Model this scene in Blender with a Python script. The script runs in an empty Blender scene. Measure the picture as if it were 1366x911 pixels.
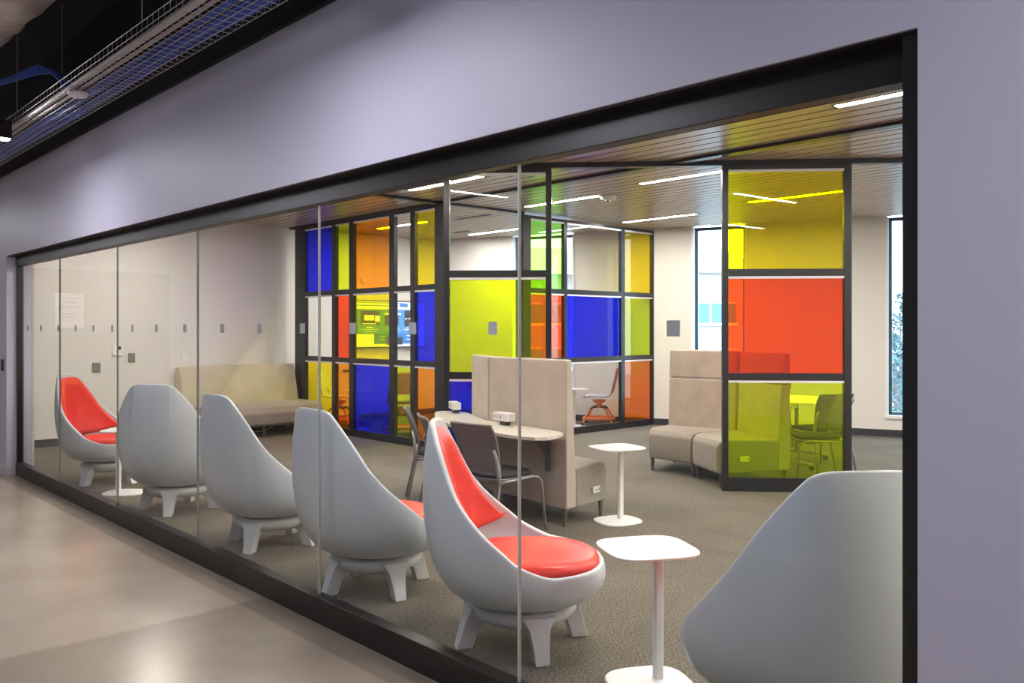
import bpy, bmesh, math, random
from mathutils import Vector, Matrix
random.seed(7)
S = bpy.context.scene
COL = S.collection
PI = math.pi

# ------------------------------------------------------------------ materials
def nt(name):
    m = bpy.data.materials.new(name); m.use_nodes = True
    return m, m.node_tree, m.node_tree.nodes['Principled BSDF']

def mat(name, col, rough=0.5, metal=0.0, spec=0.5, noise=0.0, nscale=20.0, bump=0.0, bscale=200.0, coat=0.0, sheen=0.0):
    m, t, b = nt(name)
    b.inputs['Base Color'].default_value = (*col, 1)
    b.inputs['Roughness'].default_value = rough
    b.inputs['Metallic'].default_value = metal
    b.inputs['Specular IOR Level'].default_value = spec
    if coat: b.inputs['Coat Weight'].default_value = coat
    if sheen: b.inputs['Sheen Weight'].default_value = sheen
    tc = t.nodes.new('ShaderNodeTexCoord')
    if noise:
        n = t.nodes.new('ShaderNodeTexNoise'); n.inputs['Scale'].default_value = nscale; n.inputs['Detail'].default_value = 4
        t.links.new(tc.outputs['Object'], n.inputs['Vector'])
        r = t.nodes.new('ShaderNodeMapRange'); r.inputs['From Min'].default_value = .3; r.inputs['From Max'].default_value = .7
        r.inputs['To Min'].default_value = 1 - noise; r.inputs['To Max'].default_value = 1 + noise
        t.links.new(n.outputs['Fac'], r.inputs['Value'])
        v = t.nodes.new('ShaderNodeVectorMath'); v.operation = 'SCALE'; v.inputs[0].default_value = col
        t.links.new(r.outputs['Result'], v.inputs['Scale'])
        t.links.new(v.outputs['Vector'], b.inputs['Base Color'])
    if bump:
        n = t.nodes.new('ShaderNodeTexNoise'); n.inputs['Scale'].default_value = bscale; n.inputs['Detail'].default_value = 3
        t.links.new(tc.outputs['Object'], n.inputs['Vector'])
        bp = t.nodes.new('ShaderNodeBump'); bp.inputs['Strength'].default_value = bump; bp.inputs['Distance'].default_value = .005
        t.links.new(n.outputs['Fac'], bp.inputs['Height']); t.links.new(bp.outputs['Normal'], b.inputs['Normal'])
    return m

def emis(name, col, s):
    m, t, b = nt(name)
    b.inputs['Base Color'].default_value = (.03, .03, .03, 1)
    b.inputs['Emission Color'].default_value = (*col, 1)
    b.inputs['Emission Strength'].default_value = s
    return m

def glass(name, col=(1, 1, 1), ior=1.5, rough=0.0, gain=1.0, milk=0.0):
    """clear or dyed sheet glass: transparent body with fresnel gloss; a pane has two faces, so each takes the root of the colour"""
    m = bpy.data.materials.new(name); m.use_nodes = True; t = m.node_tree; t.nodes.clear()
    o = t.nodes.new('ShaderNodeOutputMaterial'); tr = t.nodes.new('ShaderNodeBsdfTransparent'); g = t.nodes.new('ShaderNodeBsdfGlossy')
    tr.inputs['Color'].default_value = (*[math.sqrt(c) for c in col], 1); g.inputs['Roughness'].default_value = rough
    lw = t.nodes.new('ShaderNodeFresnel'); lw.inputs['IOR'].default_value = ior
    geo = t.nodes.new('ShaderNodeNewGeometry')
    # fresnel node treats backfaces as inside-glass; keep the same ior on both faces
    mi = t.nodes.new('ShaderNodeMath'); mi.operation = 'MULTIPLY_ADD'
    mi.inputs[1].default_value = (1 / ior) - ior; mi.inputs[2].default_value = ior
    t.links.new(geo.outputs['Backfacing'], mi.inputs[0])
    inv = t.nodes.new('ShaderNodeMath'); inv.operation = 'DIVIDE'
    mu = t.nodes.new('ShaderNodeMath'); mu.operation = 'MULTIPLY'; mu.inputs[1].default_value = gain; mu.use_clamp = True
    t.links.new(lw.outputs['Fac'], mu.inputs[0])
    bf = t.nodes.new('ShaderNodeMath'); bf.operation = 'MULTIPLY'
    nb = t.nodes.new('ShaderNodeMath'); nb.operation = 'SUBTRACT'; nb.inputs[0].default_value = 1.0
    t.links.new(geo.outputs['Backfacing'], nb.inputs[1])
    t.links.new(mu.outputs[0], bf.inputs[0]); t.links.new(nb.outputs[0], bf.inputs[1])
    body = tr.outputs[0]
    if milk:
        tl = t.nodes.new('ShaderNodeBsdfDiffuse'); tl.inputs['Color'].default_value = (*col, 1)
        mm = t.nodes.new('ShaderNodeMixShader'); mm.inputs[0].default_value = milk
        t.links.new(tr.outputs[0], mm.inputs[1]); t.links.new(tl.outputs[0], mm.inputs[2]); body = mm.outputs[0]
    mx = t.nodes.new('ShaderNodeMixShader')
    t.links.new(bf.outputs[0], mx.inputs[0]); t.links.new(body, mx.inputs[1]); t.links.new(g.outputs[0], mx.inputs[2])
    t.links.new(mx.outputs[0], o.inputs[0])
    return m

def carpet_mat():
    m, t, b = nt('carpet'); N = t.nodes; L = t.links
    tc = N.new('ShaderNodeTexCoord'); mp = N.new('ShaderNodeMapping'); mp.inputs['Scale'].default_value = (1, 2.2, 1); mp.inputs['Rotation'].default_value = (0, 0, .35)
    L.new(tc.outputs['Object'], mp.inputs['Vector'])
    n = N.new('ShaderNodeTexNoise'); n.inputs['Scale'].default_value = 75; n.inputs['Detail'].default_value = 5; n.inputs['Roughness'].default_value = .75
    L.new(mp.outputs['Vector'], n.inputs['Vector'])
    cr = N.new('ShaderNodeValToRGB'); e = cr.color_ramp.elements
    e[0].position = .36; e[0].color = (.038, .032, .025, 1); e[1].position = .66; e[1].color = (.37, .335, .28, 1)
    x = e.new(.5); x.color = (.13, .116, .094, 1)
    L.new(n.outputs['Fac'], cr.inputs['Fac'])
    n2 = N.new('ShaderNodeTexNoise'); n2.inputs['Scale'].default_value = 1.6; n2.inputs['Detail'].default_value = 3
    L.new(tc.outputs['Object'], n2.inputs['Vector'])
    r = N.new('ShaderNodeMapRange'); r.inputs['From Min'].default_value = .3; r.inputs['From Max'].default_value = .7; r.inputs['To Min'].default_value = .88; r.inputs['To Max'].default_value = 1.1
    L.new(n2.outputs['Fac'], r.inputs['Value'])
    v = N.new('ShaderNodeVectorMath'); v.operation = 'SCALE'; L.new(cr.outputs['Color'], v.inputs[0]); L.new(r.outputs['Result'], v.inputs['Scale'])
    L.new(v.outputs['Vector'], b.inputs['Base Color']); b.inputs['Roughness'].default_value = .95; b.inputs['Specular IOR Level'].default_value = .15
    bp = N.new('ShaderNodeBump'); bp.inputs['Strength'].default_value = .35; bp.inputs['Distance'].default_value = .006
    L.new(n.outputs['Fac'], bp.inputs['Height']); L.new(bp.outputs['Normal'], b.inputs['Normal'])
    return m

def concrete_mat():
    m, t, b = nt('polished_concrete'); N = t.nodes; L = t.links
    tc = N.new('ShaderNodeTexCoord')
    n = N.new('ShaderNodeTexNoise'); n.inputs['Scale'].default_value = 1.3; n.inputs['Detail'].default_value = 3; n.inputs['Roughness'].default_value = .5
    L.new(tc.outputs['Object'], n.inputs['Vector'])
    cr = N.new('ShaderNodeValToRGB'); e = cr.color_ramp.elements
    e[0].position = .25; e[0].color = (.34, .275, .21, 1); e[1].position = .8; e[1].color = (.49, .41, .32, 1)
    L.new(n.outputs['Fac'], cr.inputs['Fac'])
    # slab beyond the saw cut is paler; a darker strip runs along the sill
    sp = N.new('ShaderNodeSeparateXYZ'); L.new(tc.outputs['Object'], sp.inputs[0])
    n3 = N.new('ShaderNodeTexNoise'); n3.inputs['Scale'].default_value = 3; n3.inputs['Detail'].default_value = 4
    L.new(tc.outputs['Object'], n3.inputs['Vector'])
    wob = N.new('ShaderNodeMath'); wob.operation = 'MULTIPLY_ADD'; wob.inputs[1].default_value = .12; L.new(n3.outputs['Fac'], wob.inputs[0]); L.new(sp.outputs['X'], wob.inputs[2])
    a = N.new('ShaderNodeMapRange'); a.inputs['From Min'].default_value = -4.49; a.inputs['From Max'].default_value = -4.44; a.inputs['To Min'].default_value = 1.13; a.inputs['To Max'].default_value = .84
    L.new(wob.outputs[0], a.inputs['Value'])
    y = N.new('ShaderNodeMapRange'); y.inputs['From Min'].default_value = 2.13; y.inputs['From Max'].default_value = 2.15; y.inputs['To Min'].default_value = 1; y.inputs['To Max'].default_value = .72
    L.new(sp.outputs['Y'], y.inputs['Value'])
    f = N.new('ShaderNodeTexNoise'); f.inputs['Scale'].default_value = 70; f.inputs['Detail'].default_value = 2
    L.new(tc.outputs['Object'], f.inputs['Vector'])
    fr = N.new('ShaderNodeMapRange'); fr.inputs['From Min'].default_value = .62; fr.inputs['From Max'].default_value = .72; fr.inputs['To Min'].default_value = 1; fr.inputs['To Max'].default_value = 1.16
    L.new(f.outputs['Fac'], fr.inputs['Value'])
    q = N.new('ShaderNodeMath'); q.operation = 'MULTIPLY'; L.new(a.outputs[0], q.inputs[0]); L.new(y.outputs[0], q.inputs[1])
    q2 = N.new('ShaderNodeMath'); q2.operation = 'MULTIPLY'; L.new(q.outputs[0], q2.inputs[0]); L.new(fr.outputs[0], q2.inputs[1])
    v = N.new('ShaderNodeVectorMath'); v.operation = 'SCALE'; L.new(cr.outputs['Color'], v.inputs[0]); L.new(q2.outputs[0], v.inputs['Scale'])
    L.new(v.outputs['Vector'], b.inputs['Base Color'])
    b.inputs['Roughness'].default_value = .22
    return m

def slat_mat():
    m, t, b = nt('wood_look_slat'); N = t.nodes; L = t.links
    tc = N.new('ShaderNodeTexCoord'); mp = N.new('ShaderNodeMapping'); mp.inputs['Scale'].default_value = (.6, 9, 9)
    L.new(tc.outputs['Object'], mp.inputs['Vector'])
    n = N.new('ShaderNodeTexNoise'); n.inputs['Scale'].default_value = 3.2; n.inputs['Detail'].default_value = 6; n.inputs['Distortion'].default_value = .5
    L.new(mp.outputs['Vector'], n.inputs['Vector'])
    cr = N.new('ShaderNodeValToRGB'); e = cr.color_ramp.elements
    e[0].position = .3; e[0].color = (.36, .26, .19, 1); e[1].position = .75; e[1].color = (.58, .45, .34, 1)
    L.new(n.outputs['Fac'], cr.inputs['Fac']); L.new(cr.outputs['Color'], b.inputs['Base Color'])
    b.inputs['Roughness'].default_value = .3; b.inputs['Specular IOR Level'].default_value = .7
    return m

M = {}
M['wall'] = mat('white_wall_paint', (.80, .78, .745), .6)
M['hallwall'] = mat('lavender_lit_wall_paint', (.60, .58, .69), .5)  # lavender cast of the corridor light mixed into the wall colour
M['farwall'] = mat('grey_blue_wall_paint', (.26, .30, .38), .6)
M['vinyl'] = mat('pale_vinyl_base', (.62, .60, .63), .45)
M['carpet'] = carpet_mat(); M['concrete'] = concrete_mat(); M['slat'] = slat_mat()
M['black'] = mat('black_anodised_metal', (.012, .012, .014), .32, spec=.5)
M['sill'] = mat('black_painted_sill', (.012, .010, .009), .38, spec=.5)
M['void'] = mat('black_painted_deck', (.012, .011, .011), .8)
M['deck'] = mat('sprayed_ceiling', (.62, .55, .49), .95, noise=.35, nscale=3, bump=.8, bscale=9)
M['duct'] = mat('dark_duct_metal', (.28, .26, .24), .6)
M['base'] = mat('dark_rubber_baseboard', (.035, .035, .045), .5)
M['shell'] = mat('white_moulded_plastic', (.60, .65, .69), .28, spec=.5)  # bluish reflection from the corridor tinted into the white plastic
M['legs'] = mat('white_plastic_legs', (.72, .73, .73), .35)
M['red'] = mat('red_vinyl', (.78, .045, .03), .33, spec=.5, noise=.05, nscale=4)
M['groove'] = mat('grey_swivel_collar', (.20, .21, .21), .4)
M['fabric'] = mat('beige_suede', (.44, .38, .31), .9, noise=.10, nscale=5, bump=.12, bscale=260, sheen=.3)
M['fabric2'] = mat('taupe_weave', (.30, .265, .225), .92, noise=.12, nscale=40, bump=.25, bscale=320, sheen=.2)
M['cream'] = mat('cream_vinyl', (.56, .50, .36), .45, noise=.08, nscale=4)
M['steel'] = mat('brushed_steel', (.45, .44, .43), .3, metal=.9)
M['darksteel'] = mat('dark_furniture_leg', (.16, .15, .145), .35, metal=.6)
M['white'] = mat('white_laminate', (.86, .85, .83), .3)
M['desk'] = mat('pale_wood_laminate', (.62, .57, .50), .35, noise=.04, nscale=12)
M['grey'] = mat('grey_plastic', (.155, .145, .145), .45)
M['mesh'] = mat('grey_mesh_back', (.16, .148, .145), .7, bump=.4, bscale=500)
M['tube'] = mat('silver_grey_tube', (.33, .32, .31), .35, metal=.5)
M['blacks'] = mat('black_seat_fabric', (.02, .02, .021), .8)
M['orange'] = mat('orange_plastic', (.75, .20, .05), .4)
M['lgrey'] = mat('light_grey_plastic', (.60, .63, .68), .4)
M['dgrey'] = mat('charcoal_plastic', (.045, .047, .05), .45)
M['plate'] = mat('greenish_grey_switch_plate', (.22, .24, .19), .35, metal=.3)
M['tan'] = mat('tan_door_laminate', (.15, .12, .09), .5)
M['paper'] = mat('white_paper', (.85, .84, .82), .8)
M['ink'] = mat('grey_print', (.25, .25, .25), .8)
M['sticker'] = mat('grey_film_square', (.48, .50, .50), .5)
M['glint'] = mat('pale_rail_glint', (.82, .82, .88), .25, metal=.2)  # pale colour paints the light reflected under the partition rails
M['wire'] = mat('zinc_wire', (.55, .53, .50), .35, metal=.7)
M['blue'] = mat('blue_cable_jacket', (.07, .14, .55), .5)
M['pipe'] = mat('galvanised_conduit', (.55, .52, .50), .35, metal=.6)
M['winframe'] = mat('dark_blue_window_frame', (.02, .085, .13), .35)
M['reveal'] = mat('white_window_trim', (.85, .87, .88), .4)
M['glass'] = glass('clear_glass', (.97, .985, .98))
M['edge'] = mat('polished_glass_edge', (.30, .33, .31), .2)
M['edgel'] = mat('clear_joint_strip', (.62, .60, .56), .25)
M['clear'] = glass('clear_partition_glass', (.93, .94, .94))
M['g_blue'] = glass('blue_film_glass', (.002, .012, 1.0), milk=.14)
M['g_red'] = glass('red_film_glass', (.98, .085, .001), milk=.08)
M['g_orange'] = glass('orange_film_glass', (.98, .36, .0), milk=.06)
M['g_yellow'] = glass('yellow_film_glass', (.95, .82, .0), milk=.05)
M['g_lime'] = glass('lime_film_glass', (.70, .86, .01), milk=.04)
M['g_green'] = glass('pale_green_film_glass', (.45, .95, .12), milk=.04)
M['lamp'] = emis('warm_white_diffuser', (1, .93, .84), 140)
M['lampc'] = emis('cool_white_diffuser', (.93, .91, 1), 98)
M['brick'] = mat('pale_brick', (.27, .235, .225), .9, noise=.1, nscale=4)
M['roof'] = mat('standing_seam_roof', (.34, .38, .40), .5)
M['extglass'] = mat('blue_tinted_outside_glazing', (.07, .19, .25), .3)
M['snow'] = mat('snowy_ground', (.45, .48, .52), .9)
M['tree'] = mat('frosted_foliage', (.085, .145, .165), .95, noise=.5, nscale=6)
M['bark'] = mat('grey_bark', (.14, .12, .11), .9)

# ------------------------------------------------------------------ mesh helpers
def obj(name, bm, m, parent=None, smooth=False, bevel=0, seg=2, sub=0, loc=None, rz=0, label=None):
    me = bpy.data.meshes.new(name)
    bmesh.ops.recalc_face_normals(bm, faces=bm.faces)
    bm.to_mesh(me); bm.free()
    ms = m if isinstance(m, (list, tuple)) else [m]
    for k in ms: me.materials.append(M[k])
    o = bpy.data.objects.new(name, me); COL.objects.link(o)
    if parent: o.parent = parent
    if loc: o.location = loc
    if rz: o.rotation_euler = (0, 0, rz)
    if smooth or bevel:
        for p in me.polygons: p.use_smooth = True
    if bevel:
        b = o.modifiers.new('bevel', 'BEVEL'); b.width = bevel; b.segments = seg; b.limit_method = 'ANGLE'; b.angle_limit = .6; b.harden_normals = True
    if sub:
        s = o.modifiers.new('sub', 'SUBSURF'); s.levels = sub; s.render_levels = sub
    if label: o['label'] = label
    return o

def box(bm, x0, x1, y0, y1, z0, z1, mi=0, T=None):
    vs = [Vector((x, y, z)) for z in (z0, z1) for x, y in ((x0, y0), (x1, y0), (x1, y1), (x0, y1))]
    if T: vs = [T @ v for v in vs]
    v = [bm.verts.new(p) for p in vs]
    for f in ((3, 2, 1, 0), (4, 5, 6, 7), (0, 1, 5, 4), (1, 2, 6, 5), (2, 3, 7, 6), (3, 0, 4, 7)):
        bm.faces.new([v[i] for i in f]).material_index = mi
    return bm

def B(*a, **k): return box(bmesh.new(), *a, **k)

def loft(bm, rings, cap=True, closed=True, mi=0):
    R = [[bm.verts.new(p) for p in r] for r in rings]
    n = len(R[0])
    for a, b in zip(R, R[1:]):
        for i in range(n if closed else n - 1):
            j = (i + 1) % n
            bm.faces.new((a[i], a[j], b[j], b[i])).material_index = mi
    if cap:
        bm.faces.new(R[0][::-1]).material_index = mi; bm.faces.new(R[-1]).material_index = mi
    return bm

def prism(bm, poly, z0, z1, mi=0):
    return loft(bm, [[(x, y, z0) for x, y in poly], [(x, y, z1) for x, y in poly]], mi=mi)

def tube(bm, pts, r, n=10, r1=None, mi=0, sx=1.0):
    pts = [Vector(p) for p in pts]; rings = []
    up = Vector((0, 0, 1)); prev = None
    for i, p in enumerate(pts):
        d = (pts[min(i + 1, len(pts) - 1)] - pts[max(i - 1, 0)]).normalized()
        a = d.cross(up) if prev is None else prev - d * prev.dot(d)
        if a.length < 1e-4: a = d.cross(Vector((1, 0, 0)))
        a.normalize(); prev = a; b = d.cross(a)
        rr = r if r1 is None else r + (r1 - r) * i / (len(pts) - 1)
        rings.append([p + a * math.cos(2 * PI * k / n) * rr * sx + b * math.sin(2 * PI * k / n) * rr for k in range(n)])
    return loft(bm, rings, mi=mi)

def arc(p0, p1, p2, n=6):
    p0, p1, p2 = map(Vector, (p0, p1, p2))
    return [(1 - t) ** 2 * p0 + 2 * t * (1 - t) * p1 + t * t * p2 for t in [i / n for i in range(n + 1)]]

def lathe(bm, prof, n=32, cx=0, cy=0, mi=0):
    return loft(bm, [[(cx + r * math.cos(2 * PI * k / n), cy + r * math.sin(2 * PI * k / n), z) for k in range(n)] for r, z in prof], mi=mi)

def superell(a, b, e=4.0, n=48, cx=0, cy=0):
    out = []
    for k in range(n):
        t = 2 * PI * k / n; c, s = math.cos(t), math.sin(t)
        out.append((cx + a * abs(c) ** (2 / e) * (1 if c >= 0 else -1), cy + b * abs(s) ** (2 / e) * (1 if s >= 0 else -1)))
    return out

def tag(o, label=None, cat=None, group=None, kind=None):
    if label: o['label'] = label
    if cat: o['category'] = cat
    if group: o['group'] = group
    if kind: o['kind'] = kind
    return o

def thing(name, label, cat, loc=(0, 0, 0), rz=0, group=None, kind=None):
    o = bpy.data.objects.new(name, None); COL.objects.link(o); o.empty_display_size = .1
    o.location = loc; o.rotation_euler = (0, 0, rz)
    return tag(o, label, cat, group, kind)

def struct(name, bm, m, label=None, **k):
    o = obj(name, bm, m, **k); o['kind'] = 'structure'
    tag(o, label or name.replace('_', ' '), 'room shell')
    return o

def dup(root, loc, rz, label=None, group=None):
    def cp(o, par):
        c = o.copy(); COL.objects.link(c); c.parent = par
        for ch in list(kids.get(o.name, [])): cp(ch, c)
        return c
    kids = {}
    for o in bpy.data.objects:
        if o.parent: kids.setdefault(o.parent.name, []).append(o)
    r = cp(root, None); r.location = loc; r.rotation_euler = (0, 0, rz)
    if label: r['label'] = label
    if group: r['group'] = group
    return r

# ------------------------------------------------------------------ setting
CZ = 3.15                       # lounge ceiling
WFACE, WBACK = 2.217, 2.46      # corridor wall faces
XL, XR = -10.135, -0.862        # the opening
ZT = 2.313
def wl(x): return 11.02 + (x + 8.4) * .375      # window wall line y(x)
XW = -12.25
XE = 1.6                        # lounge right wall

struct('floor_carpet', prism(bmesh.new(), [(XW, 2.36), (XE, 2.36), (XE, wl(XE) + .1), (XW, wl(XW) + .1)], -.1, 0), 'carpet', 'grey and tan flecked carpet of the lounge')
struct('floor_concrete', B(-16, 4, -3.2, 2.36, -.1, 0), 'concrete', 'polished beige concrete corridor floor')

bm = bmesh.new()
box(bm, -16, XL, WFACE, WBACK, 0, 3.16); box(bm, XR, 4, WFACE, WBACK, 0, 3.16); box(bm, XL, XR, WFACE, WBACK, ZT, 3.16)
struct('wall_corridor', bm, 'hallwall', 'corridor wall with lavender light put into its colour, around the long glazed opening')
bm = bmesh.new(); box(bm, -16, 4, WFACE - .03, WBACK, 3.16, 4.1)
struct('trim_1', bm, 'void', 'black beam above the corridor wall')
bm = bmesh.new()
box(bm, -16, XL + .002, WFACE - .008, WFACE, 0, .1); box(bm, XL, XL + .008, WFACE - .008, 2.30, 0, .1); box(bm, XR + .0, 4, WFACE - .008, WFACE, 0, .1)
struct('baseboard_corridor', bm, 'vinyl', 'pale vinyl base of the corridor wall')
struct('ceiling_corridor', B(-16, 4, -3.2, 2.36, 4.0, 4.1), 'void', 'black open ceiling deck of the corridor')
# corridor's other side, seen in the glass
struct('wall_opposite', B(-7.7, 4, -3.2, -.48, 0, 4.0), 'farwall', 'grey-blue wall on the far side of the corridor')
struct('baseboard_opposite', B(-7.72, 4, -.48, -.468, 0, .1), 'vinyl', 'pale base of the wall opposite')
struct('wall_end', B(-16.1, -14.42, -3.2, WFACE, 0, 4.0), 'wall', 'white end wall of the corridor')
struct('wall_behind', B(-16, -7.7, -3.3, -3.2, 0, 4.0), 'wall', 'white rear wall of the corridor alcove')
struct('wall_corridor_right', B(4, 4.1, -3.3, WBACK, 0, 4.0), 'wall', 'white wall closing the corridor on the right')
struct('door_1', B(-14.42, -14.38, -.9, 1.27, .0, 2.47), 'tan', 'tan double door in the corridor end wall', bevel=.004)

# lounge walls
bm = bmesh.new(); box(bm, XW - .15, XW, WBACK, wl(XW) + .5, 0, CZ + .1)
struct('wall_left', bm, 'wall', 'white left wall of the lounge')
struct('wall_right', B(XE, XE + .15, WBACK, wl(XE) + .3, 0, CZ + .1), 'wall', 'white right wall of the lounge')
struct('wall_front', B(XW, XL, WBACK, WBACK + .02, 0, CZ), 'wall', 'white inner face of the front wall')
struct('wall_front_right', B(XR, XE, WBACK, WBACK + .02, 0, CZ), 'wall', 'white inner face of the front wall on the right')
struct('wall_front_top', B(XL, XR, WBACK, WBACK + .02, ZT, CZ), 'wall', 'white inner face above the glazed opening')
struct('baseboard_left', B(XW, XW + .012, WBACK, wl(XW), 0, .1), 'base', 'dark baseboard of the left wall')

# window wall: piers between full-height windows; local frame along the wall
ANG = math.atan(.375)
WT = Matrix.Translation((-8.4, 11.02, 0)) @ Matrix.Rotation(ANG, 4, 'Z')
ca = math.cos(ANG)
def sx(x): return (x + 8.4) / ca
wins = [(sx(-10.80), sx(-9.70), .1), (sx(-7.83), sx(-7.03), .1), (sx(-5.19), sx(-4.15), .1), (sx(-2.4), sx(-1.3), .1), (sx(-.2), sx(.8), .1)]
wins = [(a, b) for a, b, _ in wins]
SILL = .27
bm = bmesh.new(); x = sx(XW) - .3
for a, b in wins + [(sx(XE) + .2, None)]:
    box(bm, x, a, 0, .28, 0, CZ + .1, T=WT)
    if b is not None: box(bm, a, b, 0, .28, 0, SILL, T=WT)
    x = b
struct('wall_back', bm, 'wall', 'white window wall at the back of the lounge')
bm = bmesh.new(); box(bm, sx(XW), sx(XE), -.014, 0, 0, .1, T=WT)
struct('baseboard_back', bm, 'base', 'dark baseboard of the window wall')
for i, (a, b) in enumerate(wins):
    w = thing('window_%d' % (i + 2), 'tall narrow window in the back wall', 'window', kind='structure')
    bm = bmesh.new()
    for q in ((a + .03, a + .075, SILL + .03, CZ), (b - .075, b - .03, SILL + .03, CZ), (a + .03, b - .03, SILL + .03, SILL + .075), (a + .03, b - .03, CZ - .05, CZ)):
        box(bm, q[0], q[1], .12, .18, q[2], q[3], T=WT)
    obj('window_frame', bm, 'winframe', w)
    bm = bmesh.new(); box(bm, a + .07, b - .07, .145, .155, SILL + .07, CZ - .04, T=WT); obj('window_pane', bm, 'clear', w)
    bm = bmesh.new()
    box(bm, a - .01, a + .03, -.012, .2, SILL, CZ, T=WT); box(bm, b - .03, b + .01, -.012, .2, SILL, CZ, T=WT)
    box(bm, a - .02, b + .02, -.03, .2, SILL - .01, SILL + .032, T=WT)
    obj('window_trim', bm, 'reveal', w)

# slatted ceiling
bm = bmesh.new(); y = WBACK + .02; P = .165
while y < wl(XE):
    y1 = min(y + P - .022, wl(XE))
    xl = XW if y1 < wl(XW) else (y1 - 11.02) / .375 - 8.4
    if xl < XE: box(bm, xl, XE, y, y1, CZ, CZ + .003); box(bm, xl, XE, y + .001, y1 - .001, CZ + .003, CZ + .035, mi=1)
    y += P
struct('ceiling', bm, ['slat', 'void'], 'wood-look slatted ceiling of the lounge')
struct('ceiling_backing', prism(bmesh.new(), [(XW - .1, 2.36), (XE + .1, 2.36), (XE + .1, wl(XE) + .35), (XW - .1, wl(XW) + .3)], CZ + .06, CZ + .1), 'void', 'black backing above the slats')
# ceiling tracks
struct('trim_2', B(XW, XE, 6.63, 6.73, CZ - .03, CZ + .01), 'black', 'black ceiling track parallel to the glass wall')
struct('trim_3', B(-8.50, -8.40, 2.5, 6.63, CZ - .03, CZ + .01), 'black', 'black ceiling track running away from the glass wall')
DIAG = Vector((-3.65 + 6.48, 7.815 - 5.217, 0)); dl = DIAG.length; DA = math.atan2(DIAG.y, DIAG.x)
DT = Matrix.Translation((-6.48, 5.217, 0)) @ Matrix.Rotation(DA, 4, 'Z')
bm = bmesh.new(); box(bm, -.3, dl + 2.6, -.045, .045, CZ - .05, CZ + .01, T=DT)
struct('trim_4', bm, 'black', 'black diagonal ceiling track')

# ------------------------------------------------------------------ long corridor glass wall
GW = thing('window_1', 'long frameless glass wall between corridor and lounge', 'window', kind='structure')
GY = 2.34
obj('header', B(XL, XR, 2.30, 2.36, 2.205, ZT), 'sill', GW, bevel=.003)
obj('sill', B(XL, XR, 2.30, 2.37, 0, .135), 'sill', GW, bevel=.003)
obj('soffit_lining', B(XL + .001, XR - .001, WFACE + .012, 2.30, ZT - .006, ZT), 'sill', GW)
obj('jamb', B(XL, XL + .035, 2.31, 2.37, .135, 2.205), 'sill', GW)
obj('jamb', B(XR - .045, XR, 2.235, 2.40, 0, ZT), 'sill', GW)
J = [XL + .03, -8.682, -7.114, -5.56, -3.995, -2.451, XR - .04]
dots = [-9.80, -9.28, -8.70, -8.21, -7.73, -7.25, -6.75, -6.28, -5.74, -5.29, -4.76, -4.205, -3.713, -3.18, -2.61]
obj_panes = []
panes = []
for i, (a, b) in enumerate(zip(J, J[1:])):
    p = obj('glass_pane', B(a + .004, b - .004, GY - .006, GY + .006, .13, 2.21), 'glass', GW); panes.append((a, b, p))
    if i < 5: obj('joint_strip', B(b - .004, b + .004, GY - .006, GY + .006, .135, 2.205), 'edgel' if i >= 3 else 'edge', GW)
def pixdot(px):
    # dot centres measured along the glass
    dx = px - 683; F = 1130.; N = math.hypot(F, 1060)
    return (-F / N * F + 1060 / N * dx) * GY / (1060 / N * F + F / N * dx)
for px in (38, 56, 79, 102, 126, 151, 178, 210, 248, 298, 348, 405, 472, 552, 659, 900):
    x = pixdot(px)
    par = next((p for a, b, p in panes if a <= x <= b), panes[0][2])
    obj('marker_square', B(x - .0265, x + .0265, GY - .0085, GY - .0065, 1.523, 1.577), 'sticker', par, label='small grey square sticker at eye height')

# ------------------------------------------------------------------ colour partitions
RAILS = [(2.045, 2.115), (1.055, 1.125)]
BASE = .1; POST = .065
def partition(name, label, T, posts, cols, top=CZ - .03, depth=.06, cat='glass partition', basez=BASE, base2=False):
    """posts: list of (s0, s1); cols: between successive posts, (top, mid, bottom) film names"""
    t = thing(name, label, cat)
    d = depth / 2
    for a, b in posts:
        bm = bmesh.new(); box(bm, a, b, -d, d, 0, top, T=T); obj('post', bm, 'black', t, bevel=.003)
    for (a0, a1), (b0, b1), cs in zip(posts, posts[1:], cols):
        zs = [(basez - .03, basez + .0)]
        for r0, r1 in [(0, basez), (top - .04, top)] + RAILS:
            bm = bmesh.new(); box(bm, a1, b0, -d, d, r0, r1, T=T); obj('rail', bm, 'black', t)
        spans = [(RAILS[0][1], top - .04), (RAILS[1][1], RAILS[0][0]), (basez, RAILS[1][0])]
        for c, (z0, z1) in zip(cs, spans):
            bm = bmesh.new(); box(bm, a1, b0, -.005, .005, z0, z1, T=T)
            nm = {'clear': 'clear_pane', 'g_blue': 'blue_pane', 'g_red': 'red_pane', 'g_orange': 'orange_pane', 'g_yellow': 'yellow_pane', 'g_lime': 'lime_pane', 'g_green': 'green_pane'}[c]
            obj(nm, bm, c, t, label=nm.replace('_', ' ').replace('pane', 'glass pane'))
            bm = bmesh.new(); box(bm, a1, b0, -d + .002, d - .002, z1 - .022, z1, T=T); obj('rail_glint', bm, 'glint', t)  # added pale strip paints the edge light reflected off the rail
    return t
I = Matrix.Identity(4)
TL = Matrix.Translation((0, 6.68, 0))
partition('glass_partition', 'multicoloured glass partition beside the cream bench, nearest the left wall', TL,
          [(-12.10, -11.78), (-11.00, -10.90), (-10.53, -10.42), (-9.53, -9.41), (-9.05, -8.95), (-8.53, -8.34)],
          [('g_blue', 'clear', 'g_yellow'), ('g_lime', 'g_red', 'g_orange'), ('g_orange', 'g_yellow', 'g_blue'), ('clear', 'clear', 'g_lime'), ('g_yellow', 'g_blue', 'g_orange')])
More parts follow.
